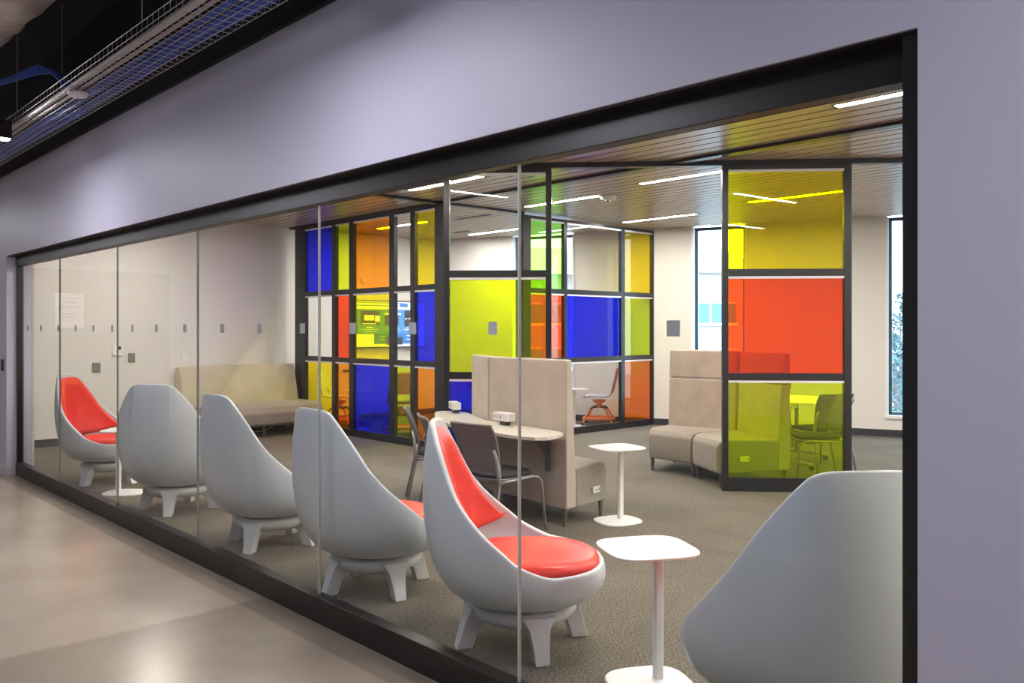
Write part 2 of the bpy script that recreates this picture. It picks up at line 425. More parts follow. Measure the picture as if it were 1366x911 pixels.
TW = Matrix.Translation((-8.43, 0, 0)) @ Matrix.Rotation(PI / 2, 4, 'Z')
partition('glass_partition', 'glass partition running back to the window wall, with large blue and orange panes', TW,
          [(8.10, 8.24), (8.91, 8.98), (10.20, 10.29), (10.98, 11.04)],
          [('g_green', 'g_red', 'g_lime'), ('clear', 'g_blue', 'clear'), ('g_yellow', 'g_lime', 'g_orange')])
struct('trim_5', B(-8.48, -8.38, 6.73, 8.1, CZ - .03, CZ + .01), 'black', 'black ceiling track over the doorway')
LEN = lambda p: ((p[0] + 6.48) * math.cos(DA) + (p[1] - 5.217) * math.sin(DA))
partition('sliding_glass_panel', 'lone tall sliding panel with lime middle pane behind the desk', DT,
          [(LEN((-6.51, 5.19)), LEN((-6.466, 5.23))), (LEN((-5.774, 5.865)), LEN((-5.747, 5.89)) + .02)],
          [('clear', 'g_lime', 'g_blue')], top=CZ - .05)
partition('sliding_glass_panel', 'freestanding panel of yellow, red and lime panes in front of the tall-backed sofa', DT,
          [(LEN((-4.533, 7.003)), LEN((-4.492, 7.042))), (LEN((-3.70, 7.768)), LEN((-3.649, 7.815)))],
          [('g_yellow', 'g_red', 'g_lime')], top=CZ - .05, basez=.13)

# ------------------------------------------------------------------ egg chairs
def smooth_curve(P, n):
    out = []
    for i in range(len(P) - 1):
        p0 = P[max(i - 1, 0)]; p1 = P[i]; p2 = P[i + 1]; p3 = P[min(i + 2, len(P) - 1)]
        for k in range(n):
            t = k / n
            out.append(tuple(.5 * ((2 * b) + (-a + c) * t + (2 * a - 5 * b + 4 * c - d) * t * t + (-a + 3 * b - 3 * c + d) * t ** 3) for a, b, c, d in zip(p0, p1, p2, p3)))
    out.append(P[-1]); return out
RIMH = [(.40, 0, .42), (.385, .13, .42), (.33, .26, .422), (.24, .36, .426), (.13, .425, .436), (.0, .460, .492), (-.075, .462, .55), (-.16, .448, .62), (-.235, .422, .695), (-.30, .385, .78), (-.345, .34, .87), (-.385, .28, .965), (-.42, .215, 1.05), (-.435, .175, 1.082), (-.446, .13, 1.096), (-.453, .06, 1.10), (-.454, 0, 1.10)]
half = smooth_curve(RIMH, 5)
RIM = [Vector(p) for p in half] + [Vector((p[0], -p[1], p[2])) for p in half[-2:0:-1]]
Z0, R0 = .235, .245
def bez(R, s, off=0.0):
    az = math.atan2(R.y, R.x); d = Vector((math.cos(az), math.sin(az), 0)); rr = math.hypot(R.x, R.y)
    t = (R.z - .425) / .68
    p0 = d * R0 + Vector((0, 0, Z0)); c1 = d * (.39 + .085 * t + .03 * abs(math.sin(az))) + Vector((0, 0, Z0 + .012))
    c2 = d * max(rr + .014, .44 + .095 * t) + Vector((0, 0, Z0 + (R.z - Z0) * (.52 + .0 * t)))
    p = (1 - s) ** 3 * p0 + 3 * (1 - s) ** 2 * s * c1 + 3 * (1 - s) * s * s * c2 + s ** 3 * R
    if off:
        q = bez(R, min(s + .01, 1)); w = bez(R, max(s - .01, 0)); tg = (q - w).normalized()
        n = tg.cross(Vector((-d.y, d.x, 0))).normalized()
        if n.dot(d) > 0: n = -n
        p = p + n * off
    return p
def egg_chair(label, loc, face, legrot):
    t = thing('egg_chair', label, 'chair', loc, face, 'white egg chairs in a row inside the glass wall')
    bm = bmesh.new(); ns = 14
    rings = [[bez(R, j / ns) for R in RIM] for j in range(ns + 1)]
    V = [[bm.verts.new(p) for p in r] for r in rings]; n = len(RIM)
    for a, b in zip(V, V[1:]):
        for i in range(n): bm.faces.new((a[i], a[(i + 1) % n], b[(i + 1) % n], b[i]))
    bm.faces.new(V[0])
    o = obj('shell', bm, 'shell', t, smooth=True)
    s = o.modifiers.new('solid', 'SOLIDIFY'); s.thickness = .032; s.offset = -1
    b = o.modifiers.new('bev', 'BEVEL'); b.width = .010; b.segments = 3; b.limit_method = 'ANGLE'; b.angle_limit = .9
    # inner pan
    bm = bmesh.new()
    loft(bm, [[(R.x * k * .93, R.y * k * .93, z + (R.z - .425) * zz) for R in RIM] for k, z, zz in ((.15, .352, 0), (.6, .355, .0), (.85, .37, .03), (.955, .392, .08))], cap=True)
    # back cushion: a lens-shaped pad lying on the inner back
    def pad(name, phis, off0, off1, m):
        NB, NA = 18, 16
        idx = [i for i, R in enumerate(RIM)]
        bmv = bmesh.new(); top = []; bot = []
        rp = []
        for i, R in enumerate(RIM):
            ph = math.pi - abs(math.atan2(R.y, R.x)); ph = ph if R.y >= 0 else -ph
            if abs(ph) <= phis: rp.append((ph, R))
        rp.sort(key=lambda q: q[0])
        for ph, R in rp:
            f = abs(ph) / phis
            zlo = .425 + .12 * f ** 3.5; zhi = R.z - .035 - .03 * f ** 5
            if zhi - zlo < .01: zhi = zlo + .01
            # invert s(z)
            def s_at(z):
                lo, hi = 0., 1.
                for _ in range(22):
                    mid = (lo + hi) / 2
                    if bez(R, mid).z < z: lo = mid
                    else: hi = mid
                return lo
            s0, s1 = s_at(zlo), s_at(zhi)
            ca_, cb_ = [], []
            for k in range(NB + 1):
                b_ = k / NB * 2 - 1
                e = (1 - min(1, f) ** 6) * (1 - abs(b_) ** 8)
                th = off0 + (off1 - off0) * max(e, 0) ** .4
                s = s0 + (s1 - s0) * k / NB
                ca_.append(bmv.verts.new(bez(R, s, th))); cb_.append(bmv.verts.new(bez(R, s, off0 - .004)))
            top.append(ca_); bot.append(cb_)
        for A in (top, bot):
            for a, b in zip(A, A[1:]):
                for k in range(NB): bmv.faces.new((a[k], a[k + 1], b[k + 1], b[k]))
        for k in range(NB):
            bmv.faces.new((top[0][k], top[0][k + 1], bot[0][k + 1], bot[0][k])); bmv.faces.new((top[-1][k], top[-1][k + 1], bot[-1][k + 1], bot[-1][k]))
        for a, b, c, d in zip(top, top[1:], bot, bot[1:]):
            bmv.faces.new((a[0], b[0], d[0], c[0])); bmv.faces.new((a[-1], b[-1], d[-1], c[-1]))
        return obj(name, bmv, m, t, smooth=True)
    obj('seat_pan', bm, 'shell', t, smooth=True)
    pad('back_cushion', 1.37, .024, .088, 'red')
    bm = bmesh.new(); prof = [(.90, .385), (.985, .395), (1.0, .415), (.985, .437), (.90, .452), (.75, .455), (.45, .447), (.1, .443)]
    loft(bm, [[(x * k + .055, y * k, z + .012 * (x * k < -.1) * min(1, (-x * k - .1) * 5)) for x, y in superell(.325, .315, 2.3, 44)] for k, z in prof])
    obj('seat_cushion', bm, 'red', t, smooth=True)
    # swivel collar and base
    bm = bmesh.new(); lathe(bm, [(.225, .205), (.225, .245)], 40); obj('swivel_collar', bm, 'groove', t, smooth=False)
    base = lathe(bmesh.new(), [(.20, .125), (.245, .15), (.268, .175), (.27, .205), (.255, .215), (.19, .215)], 48)
    obj('base_ring', base, 'legs', t, smooth=True)
    for k in range(4):
        a = legrot - face + k * PI / 2; T = Matrix.Rotation(a, 4, 'Z'); bm = bmesh.new()
        def ring(r0, r1, w0, w1, z): return [T @ Vector(p) for p in ((r0, -w0, z), (r1, -w1, z), (r1, w1, z), (r0, w0, z))]
        loft(bm, [ring(.255, .34, .028, .034, 0), ring(.235, .318, .033, .040, .07), ring(.19, .292, .044, .052, .15), ring(.14, .276, .075, .085, .205)])
        obj('leg', bm, 'legs', t, bevel=.006, seg=2)
    return t
D = math.radians
egg_chair('egg chair at the far left end, turned to show its bright red lining', (-9.06, 2.90, 0), D(46), D(25))
egg_chair('egg chair seen squarely from behind with no red showing, second from the left', (-7.276, 2.9, 0), D(130), D(52))
egg_chair('egg chair third from the left, standing in front of the cream bench', (-5.665, 2.93, 0), D(92), D(33))
egg_chair('egg chair fourth from the left, crossed by a glass joint, narrow red edge', (-4.27, 2.89, 0), D(89), D(-10))
egg_chair('egg chair in front of the desk with its red seat and back cushions showing', (-3.03, 2.91, 0), D(45), D(-27))
egg_chair('large nearest egg chair seen from behind at the right end, partly cut by the frame', (-1.545, 2.93, 0), D(143), D(70))

# ------------------------------------------------------------------ small side tables
def side_table(label, loc, rz, off=(.07, .05), h=.6):
    t = thing('side_table', label, 'table', loc, rz, 'small white side tables')
    bm = bmesh.new(); prof = [(.9, -.014), (.985, -.010), (1, -.003), (.99, 0)]
    loft(bm, [[(x * k - off[0], y * k - off[1], h + z) for x, y in superell(.200, .193, 3.8)] for k, z in prof]); obj('table_top', bm, 'white', t, smooth=False, bevel=0)
    bm = bmesh.new(); loft(bm, [[(x, y, z) for x, y in superell(.021, .021, 4, 24)] for z in (.012, h - .013)]); obj('stem', bm, 'white', t, smooth=False)
    bm = bmesh.new()
    loft(bm, [[(x * k - off[0] * .8, y * k - off[1] * .8, z) for x, y in superell(.185, .165, 3.0)] for k, z in ((.99, 0), (1, .004), (.97, .013))]); obj('base_plate', bm, 'white', t)
    return t
side_table('white side table far left, beside the egg chair with the red lining', (-8.34, 2.75, 0), D(47), (-.07, .0))
side_table('white side table in the middle of the carpet, between the desk and the tall-backed sofa', (-4.40, 5.33, 0), D(74), (.06, .04))
side_table('nearest white side table, beside the egg chair whose red seat shows', (-2.28, 3.02, 0), D(61), (.065, .03))

# ------------------------------------------------------------------ wedge sofas and desk
def lerp(a, b, t): return (a[0] + (b[0] - a[0]) * t, a[1] + (b[1] - a[1]) * t)
def wedge(t, BL, BR, FL, FR, bt=.14, top=1.305, split=None, outlet_side=None):
    """BL, BR outer foot of the back; FL, FR front foot of the seat (plan points)"""
    d = math.dist(BL, FL)
    cL, cR = lerp(BL, FL, bt / d), lerp(BR, FR, bt / math.dist(BR, FR))      # foot of the back cushion face
    tL, tR = lerp(BL, FL, .085 / d), lerp(BR, FR, .085 / d)
    g = .011
    def sh(a, b): 
        L_ = math.dist(a, b); return lerp(a, b, g / L_), lerp(b, a, g / L_)
    # seat
    prof = [(0, .135), (.97, .135), (1.0, .16), (1.01, .30), (1.0, .40), (.93, .45), (.80, .462), (0, .445)]
    bm = bmesh.new()
    sides = []
    for (c, f) in ((sh(cL, cR)[0], sh(FL, FR)[0]), (sh(cL, cR)[1], sh(FL, FR)[1])):
        sides.append([(*lerp(c, f, k), z) for k, z in prof])
    loft(bm, sides); obj('seat', bm, 'fabric2', t, bevel=.018, seg=3)
    b0, b1 = sh(BL, BR); c0, c1 = sh(cL, cR); t0, t1 = sh(tL, tR)
    bl = [(0, .14)]
    def backpiece(z0, z1, name):
        bm = bmesh.new(); rings = []
        n = 6
        for i in range(n + 1):
            z = z0 + (z1 - z0) * i / n; k = max(0, min(1, (z - .40) / (top - .40))); k = k ** .8
            i0, i1 = lerp(c0, t0, k), lerp(c1, t1, k)
            rings.append([(*b0, z), (*b1, z), (*i1, z), (*i0, z)])
        loft(bm, rings); obj(name, bm, 'fabric', t, bevel=.016, seg=3)
    if split:
        backpiece(.14, split, 'backrest'); backpiece(split + .006, top, 'headrest')
    else: backpiece(.14, top, 'backrest')
    for p, q in ((b0, c0), (b1, c1)): pass
    for p in (lerp(lerp(b0, FL, .06), b1, .05), lerp(lerp(b1, FR, .06), b0, .05), lerp(lerp(FL, b0, .08), FR, .07), lerp(lerp(FR, b1, .08), FL, .07)):
        bm = bmesh.new(); tube(bm, [(*p, 0), (*p, .012)], .014, 10); tube(bm, [(*p, .012), (*p, .14)], .014, 12, r1=.024); obj('leg', bm, 'darksteel', t)
def outlet(t, p0, p1, z, push, w=.10, h=.052):
    """outlet plate on the vertical face from plan point p0 to p1"""
    a = math.atan2(p1[1] - p0[1], p1[0] - p0[0]); c = lerp(p0, p1, .5)
    T = Matrix.Translation((c[0], c[1], z)) @ Matrix.Rotation(a, 4, 'Z')
    bm = bmesh.new(); box(bm, -w / 2, w / 2, -push, .0, -h / 2, h / 2, T=T); o = obj('power_outlet', bm, 'white', t, label='white power outlet plate', bevel=.003)
    for xa, xb, za in [(x + dx - .0015, x + dx + .0015, .007) for x in (-.022, .006) for dx in (-.005, .005)] + [(.028, .038, .012)]:
        bm = bmesh.new(); box(bm, xa, xb, -push - .001, -push + .002, -za, za, T=T); obj('socket', bm, 'ink', o)

# study sofa facing away, desk on its back
st = thing('booth_sofa', 'beige high-backed booth sofa turned away, with the desk mounted on its back', 'sofa')
P0, P1, P2 = (-4.484, 4.794), (-5.54, 4.91), (-6.10, 5.195)
F0, F1, F2 = (-4.575, 5.375), (-5.28, 5.49), (-5.73, 5.71)
wedge(st, P1, P0, F1, F0); wedge(st, P2, P1, F2, F1)
e0 = lerp(P0, F0, .60); e1 = lerp(P0, F0, .78)
outlet(st, (e0[0] + .002, e0[1]), (e1[0] + .002, e1[1]), .245, .012)
# tall sofa by the window wall
sr = thing('booth_sofa', 'beige high-backed booth sofa by the windows, partly behind the yellow and red panel', 'sofa')
A0, A1, A2 = (-5.92, 8.10), (-5.04, 8.22), (-4.24, 7.78)
G0, G1, G2 = (-5.75, 7.43), (-5.13, 7.37), (-4.62, 7.06)
wedge(sr, A0, A1, G0, G1, split=.985); wedge(sr, A1, A2, G1, G2, split=.985)
f0 = lerp(G2, A2, .27); f1 = lerp(G2, A2, .45)
outlet(sr, f0, f1, .275, .012)

desk = thing('study_desk', 'pale kidney-shaped worktop mounted on the back of the booth sofa', 'desk')
DP = [(-4.53, 4.775), (-4.46, 4.72), (-4.40, 4.60), (-4.38, 4.47), (-4.43, 4.39), (-4.55, 4.34), (-5.0, 4.37), (-5.438, 4.45), (-5.774, 4.56), (-6.05, 4.72), (-6.27, 4.89), (-6.42, 5.01), (-6.465, 5.09), (-6.45, 5.16), (-6.38, 5.205), (-6.25, 5.22), (-6.115, 5.18), (-5.56, 4.895), (-5.5, 4.885), (-5.05, 4.835)]
bm = bmesh.new(); loft(bm, [[(x, y, z) for x, y in DP] for z in (.722, .75)]); obj('worktop', bm, 'desk', desk, bevel=.004)
for x, y in ((-4.70, 4.80), (-5.75, 5.01)):
    bm = bmesh.new()
    tube(bm, arc((x, y, .45), (x, y - .02, .70), (x - .02, y - .24, .712), 8), .011, 8, sx=1.6); box(bm, x - .02, x + .02, y - .012, y + .0, .42, .722); box(bm, x - .03, x + .01, y - .27, y, .706, .722)
    obj('bracket', bm, 'darksteel', desk)
def power_box(label, loc, rz):
    t = thing('power_box', label, 'power outlet', loc, rz, 'white power boxes on the desk')
    obj('housing', B(-.105, .105, -.04, .04, .035, .105), 'white', t, bevel=.006)
    obj('stand', B(-.03, .05, -.02, .03, 0, .036), 'dgrey', t)
    for xa, xb, za, zc in [(x + dx - .002, x + dx + .002, .062, .080) for x in (-.075, -.04) for dx in (-.006, .006)] + [(-.005, .008, .055, .085)]:
        obj('socket', B(xa, xb, -.0415, -.039, za, zc), 'ink', t)
power_box('white power box on the desk against the wide sofa back', (-5.16, 4.75, .75), D(-6))
power_box('white power box at the far left end of the desk', (-6.23, 5.10, .75), D(-28))

# ------------------------------------------------------------------ grey guest chairs
def guest_chair(label, loc, rz, group='grey guest chairs'):
    """local +X forward"""
    t = thing('guest_chair', label, 'chair', loc, rz, group)
    # backrest: curved trapezoid
    def bk(u, v, off=0):      # u -1..1, v 0..1
        z = .50 + .34 * v; w = .185 + .04 * v - .015 * max(0, v - .8) * 5
        x = -.225 - .10 * v + .035 * (u * u) * (1 - .3 * v) + .02 * math.sin(PI * v)
        return Vector((x + off, u * w, z))
    nu, nv = 12, 10
    bm = bmesh.new(); g = [[[bm.verts.new(bk(-1 + 2 * i / nu, j / nv, o)) for i in range(nu + 1)] for j in range(nv + 1)] for o in (0, .014)]
    for A in g:
        for j in range(nv):
            for i in range(nu): bm.faces.new((A[j][i], A[j][i + 1], A[j + 1][i + 1], A[j + 1][i]))
    for j in range(nv):
        for i in (0, nu): bm.faces.new((g[0][j][i], g[0][j + 1][i], g[1][j + 1][i], g[1][j][i]))
    for i in range(nu):
        for j in (0, nv): bm.faces.new((g[0][j][i], g[0][j][i + 1], g[1][j][i + 1], g[1][j][i]))
    o = obj('backrest', bm, 'mesh', t, smooth=True)
    bm = bmesh.new()
    loop = [bk(-1, j / 8, .007) for j in range(9)] + [bk(-1 + i / 4, 1, .007) for i in range(1, 9)] + [bk(1, 1 - j / 8, .007) for j in range(1, 9)] + [bk(1 - i / 4, 0, .007) for i in range(1, 8)]
    tube(bm, loop + [loop[0]], .012, 8); obj('back_frame', bm, 'grey', o, smooth=True)
    bm = bmesh.new()
    loft(bm, [[(x * k + .0, y * k, z + .012 * (x * k > .1) * (-1)) for x, y in superell(.225, .22, 4, 36)] for k, z in ((.8, .405), (.95, .41), (1, .43), (1.0, .44))]); obj('seat_shell', bm, 'grey', t, smooth=True)
    bm = bmesh.new()
    loft(bm, [[(x * k + .01, y * k, z) for x, y in superell(.215, .21, 4, 36)] for k, z in ((.97, .44), (1, .45), (.97, .467), (.8, .474))]); obj('seat_pad', bm, 'blacks', t, smooth=True)
    for s in (-1, 1):
        bm = bmesh.new(); y = .215 * s
        tube(bm, [(-.30, y * 1.15, 0), (-.245, y * 1.08, .25), (-.21, y * 1.04, .42), (-.205, y * .98, .55)], .011, 8); obj('leg', bm, 'tube', t, smooth=True)
        bm = bmesh.new(); tube(bm, [(-.215, y * 1.04, .40), (-.215, y * 1.02, .48), (-.23, y * .96, .60), (-.245, y * .9, .66)], .018, 8, r1=.012); obj('upright', bm, 'tube', t, smooth=True)
        bm = bmesh.new(); tube(bm, [(-.21, y * 1.03, .415)] + arc((.12, y * 1.03, .425), (.235, y * 1.03, .43), (.245, y * 1.05, .36), 6) + [(.275, y * 1.12, 0)], .011, 8); obj('leg', bm, 'tube', t, smooth=True)
    bm = bmesh.new(); tube(bm, [(-.05, -.215, .415), (-.05, .215, .415)], .01, 8); tube(bm, [(.15, -.215, .42), (.15, .215, .42)], .01, 8); obj('crossbar', bm, 'tube', t, smooth=True)
    return t
g0 = guest_chair('grey chair with a dark seat pulled up to the middle of the desk', (-4.80, 4.36, 0), D(93))
dup(g0, (-5.36, 4.42, 0), D(62), 'grey chair half hidden behind the egg chair, left of the middle desk chair')
dup(g0, (-5.98, 4.72, 0), D(54), 'grey chair seen edge-on at the far left end of the desk')
# chairs and table behind the yellow, red and lime panel
dup(g0, (-4.18, 8.18, 0), D(226), 'grey chair with slim legs nearest behind the lime pane', 'grey chairs around the meeting table')
dup(g0, (-4.49, 8.84, 0), D(155), 'grey chair tucked against the right side of the meeting table', 'grey chairs around the meeting table')
dup(g0, (-5.75, 9.95, 0), D(285), 'grey chair on the far side of the meeting table', 'grey chairs around the meeting table')
mt = thing('meeting_table', 'white meeting table behind the tall-backed sofa, its corner visible through the lime pane', 'table', (-4.93, 9.0, 0), D(107))
obj('table_top', B(-.48, .6, -.36, .36, .715, .74), 'white', mt, bevel=.006)
for x in (-.42, .42):
    bm = bmesh.new(); tube(bm, arc((x, -.33, .06), (x, 0, .12), (x, .33, .06), 8), .018, 8); tube(bm, [(x, 0, .09), (x, 0, .71)], .025, 10); obj('leg', bm, 'tube', mt, smooth=True)
    for y in (-.33, .33):
        bm = bmesh.new(); loft(bm, [[(x + dx, y + .03 * math.cos(a * PI / 8), .03 + .03 * math.sin(a * PI / 8)) for a in range(16)] for dx in (-.014, .014)]); obj('caster', bm, 'dgrey', mt)
bm = bmesh.new(); tube(bm, [(-.42, 0, .62), (.42, 0, .62)], .016, 8); obj('crossbar', bm, 'tube', mt)

# ------------------------------------------------------------------ swivel chairs with tray bases
def swivel_chair(label, loc, rz, cols=('orange', 'lgrey')):
    t = thing('swivel_chair', label, 'chair', loc, rz, 'orange swivel chairs with tray bases')
    def sp(u, v):       # seat then back, v 0 front .. 1 top
        pts = [(.23, .43), (.12, .45), (-.05, .44), (-.17, .45), (-.225, .53), (-.27, .68), (-.32, .82), (-.35, .92)]
        k = v * (len(pts) - 1); i = min(int(k), len(pts) - 2); f = k - i
        x = pts[i][0] + (pts[i + 1][0] - pts[i][0]) * f; z = pts[i][1] + (pts[i + 1][1] - pts[i][1]) * f
        w = .225 if v < .5 else .225 - .05 * (v - .5) * 2
        back = max(0, v - .5)
        return Vector((x + .05 * u * u * back * 1.5, u * w, z + .02 * u * u * (v < .5)))
    nu, nv = 12, 22
    for nm, off, c, vr in (('seat_shell', 0, cols[0], (0, 1)),):
        bm = bmesh.new(); P = []
        for o_ in (0, 1):
            A = []
            for j in range(nv + 1):
                row = []
                for i in range(nu + 1):
                    u = -1 + 2 * i / nu; v = j / nv; p = sp(u, v); q = sp(u, min(v + .02, 1)); r = sp(u, max(v - .02, 0)); tg = (q - r).normalized()
                    n = Vector((0, 1, 0)).cross(tg)
                    row.append(bm.verts.new(p + n * (.02 * o_)))
                A.append(row)
            P.append(A)
        gap = lambda i, j: 11 <= j <= 13 and 3 <= i <= 8
        for k_, A in enumerate(P):
            for j in range(nv):
                for i in range(nu):
                    if not gap(i, j): bm.faces.new((A[j][i], A[j][i + 1], A[j + 1][i + 1], A[j + 1][i])).material_index = 1 - k_
        for j in range(nv):
            for i in (0, nu): bm.faces.new((P[0][j][i], P[0][j + 1][i], P[1][j + 1][i], P[1][j][i]))
        for i in range(nu):
            for j in (0, nv): bm.faces.new((P[0][j][i], P[0][j][i + 1], P[1][j][i + 1], P[1][j][i]))
        obj(nm, bm, [cols[1], cols[0]], t, smooth=True)
    bm = bmesh.new(); lathe(bm, [(.11, .405), (.09, .37), (.05, .35), (.045, .30), (.0455, .28)], 20); obj('hub', bm, cols[0], t)
    bm = bmesh.new()
    for k in range(4):
        a = PI / 4 + k * PI / 2; c, s = math.cos(a), math.sin(a)
        tube(bm, [(0, 0, .29), (.12 * c, .12 * s, .295), (.17 * c, .17 * s, .265)], .017, 8)
    obj('spider', bm, 'dgrey', t)
    for k in range(4):
        a = PI / 4 + k * PI / 2; c, s = math.cos(a), math.sin(a); bm = bmesh.new()
        tube(bm, [(.165 * c, .165 * s, .27), (.33 * c, .33 * s, .055)], .014, 8); obj('leg', bm, cols[0], t)
        bm = bmesh.new(); loft(bm, [[(.33 * c + .025 * math.cos(q * PI / 6), .33 * s + dy, .027 + .027 * math.sin(q * PI / 6)) for q in range(12)] for dy in (-.012, .012)]); obj('caster', bm, 'dgrey', t)
    bm = bmesh.new(); loft(bm, [[(x, y, z) for x, y in superell(.25 * k, .25 * k, 4, 32)] for k, z in ((.9, .085), (1, .10), (1.02, .125), (.97, .125), (.92, .10))]); obj('tray', bm, cols[0], t)
    return t
n0 = swivel_chair('orange and pale grey swivel chair seen through the clear lower pane', (-8.97, 10.33, 0), D(214))
dup(n0, (-11.68, 7.20, 0), D(40), 'orange swivel chair seen through the yellow and orange lower panes near the bench')
dup(n0, (-10.16, 7.30, 0), D(150), 'swivel chair with its back to the partition, seen through the blue and lime lower panes')
dup(n0, (-9.2, 7.45, 0), D(228), 'swivel chair mostly hidden behind the orange lower pane at the partition corner')
dup(n0, (-9.35, 9.30, 0), D(40), 'swivel chair hidden behind the booth sofa but for one orange leg')
side_table('white side table inside the glass room, by the orange and pale grey swivel chair', (-9.08, 9.86, 0), D(62), (.0, .0))['group'] = 'white tables in the glass room'
side_table('white side table inside the glass room, between the two orange-looking chairs near the bench', (-11.09, 7.14, 0), D(40), (.0, .0))['group'] = 'white tables in the glass room'

# ------------------------------------------------------------------ cream bench on the left wall
cb = thing('bench_sofa', 'long cream-backed bench sofa with taupe seat against the left wall', 'sofa')
Y0, Y1 = 4.78, 6.61
def xring(pts, y): return [(x, y, z) for x, z in pts]
bm = bmesh.new(); pr = [(-12.20, .14), (-11.98, .14), (-11.90, .47), (-12.05, 1.0), (-12.20, 1.0)]
loft(bm, [xring(pr, Y0 + .02), xring(pr, Y1)]); obj('backrest', bm, 'cream', cb, bevel=.02, seg=3)
bm = bmesh.new(); pr = [(-11.99, .15), (-11.22, .15), (-11.14, .19), (-11.12, .34), (-11.17, .43), (-11.27, .47), (-11.90, .455)]
loft(bm, [xring(pr, Y0), xring(pr, Y1 - .02)]); obj('seat', bm, 'fabric2', cb, bevel=.02, seg=3)
for x in (-12.1, -11.25):
    for y in (Y0 + .1, (Y0 + Y1) / 2, Y1 - .1):
        bm = bmesh.new(); tube(bm, [(x, y, 0), (x, y, .15)], .016, 10, r1=.026); obj('leg', bm, 'darksteel', cb)
bm = bmesh.new(); tube(bm, arc((-11.6, 5.3, .15), (-11.4, 5.7, -.05), (-11.6, 6.1, .15), 12), .006, 6); obj('power_cord', bm, 'white', cb)['label'] = 'thin white cord drooping under the seat'

# wall devices on the left wall
def device(name, label, y0, y1, z0, z1, m, d=.02):
    o = obj(name, B(XW, XW + d, y0, y1, z0, z1), m, bevel=.003); return o
tag(device('light_switch', '', 3.70, 3.80, .96, 1.085, 'plate'), 'greenish grey switch plate lowest on the left wall, above the red-lined egg chair', 'switch')
tag(device('light_switch', '', 4.17, 4.255, 1.08, 1.205, 'plate'), 'greenish grey switch plate to the right of the white thermostat', 'switch')
th = thing('thermostat', 'white thermostat with small dark display on the left wall', 'thermostat')
device('housing', '', 3.955, 4.085, 1.175, 1.315, 'reveal', .03).parent = th
device('display', '', 4.03, 4.065, 1.255, 1.305, 'dgrey', .032).parent = th
tag(device('wall_socket', '', 4.92, 5.0, 1.07, 1.19, 'reveal', .008), 'white socket plate on the left wall above the bench', 'socket')
k = obj('light_switch', B(-10.33, -10.25, WFACE - .012, WFACE, 1.10, 1.22), 'dgrey', bevel=.002); tag(k, 'small dark switch on the corridor wall at the left edge', 'switch')

# display screen on the left wall inside the glass room
tv = thing('wall_display', 'large wall screen showing a blue and white slide, seen through the yellow and clear panes', 'screen')
TY0, TY1, TZ0, TZ1 = 7.83, 9.27, 1.235, 2.01
obj('bezel', B(XW + .01, XW + .07, TY0 - .02, TY1 + .02, TZ0 - .02, TZ1 + .02), 'dgrey', tv, bevel=.004)
M['s_white'] = emis('screen_white', (.86, .90, 1), 1.25); M['s_sky'] = emis('screen_sky_blue', (.10, .42, .95), .95); M['s_dark'] = emis('screen_dark', (.06, .07, .09), .5); M['s_blue'] = emis('screen_blue', (.03, .28, .85), .95)
X = XW + .072
def scr(n, u0, u1, v0, v1, m, dx=0):
    w, h = TY1 - TY0, TZ1 - TZ0
    return (X + dx, X + dx + .0012, TY0 + u0 * w, TY0 + u1 * w, TZ1 - v1 * h, TZ1 - v0 * h)
bm = bmesh.new(); ms = ['s_white', 's_sky', 's_dark', 's_blue']
def put(u0, u1, v0, v1, k, l=1): box(bm, *scr('', u0, u1, v0, v1, 0, .0015 * l), mi=k)
put(0, 1, 0, 1, 0, 0)
put(.0, .68, .02, .035, 1); put(.0, .60, .08, .10, 1); put(.62, .74, .03, .11, 3)
put(.02, .94, .17, .72, 1); put(.25, .92, .70, .94, 3); put(.0, .02, .17, .72, 3)
put(.06, .33, .21, .52, 2, 2); put(.11, .25, .30, .42, 0, 3); put(.26, .33, .31, .45, 0, 3); put(.08, .28, .48, .50, 0, 3)
put(.40, .60, .30, .52, 2, 2); put(.40, .64, .25, .29, 0, 2)
put(.69, .81, .19, .55, 2, 2); put(.70, .73, .36, .39, 0, 3); put(.75, .78, .36, .39, 0, 3)
put(.86, .92, .31, .40, 2, 2); put(.84, .88, .43, .50, 2, 2)
put(.14, .24, .56, .58, 0, 2); put(.07, .31, .61, .62, 0, 2); put(.10, .28, .66, .67, 0, 2); put(.42, .62, .58, .59, 0, 2); put(.45, .64, .63, .64, 0, 2)
put(.72, .80, .575, .59, 0, 2); put(.68, .87, .61, .63, 0, 2); put(.72, .78, .75, .77, 0, 2); put(.72, .84, .83, .85, 0, 2); put(.42, .66, .79, .96, 2, 2); put(.34, .40, .77, .78, 0, 2); put(.33, .40, .84, .85, 0, 2)
obj('screen', bm, ms, tv)
tag(device('wall_socket', '', 7.62, 7.95, .82, .86, 'dgrey', .02), 'small dark connector strip on the wall below the large screen', 'socket')
tag(obj('wall_sounder', lathe(bmesh.new(), [(.001, 0), (.05, 0), (.05, .03), (.02, .045)], 20), 'reveal', loc=(XW, 8.02, 2.36)), 'round white alarm on the wall above the screen, behind the orange pane', 'alarm')
bpy.data.objects['wall_sounder'].rotation_euler = (0, PI / 2, 0)

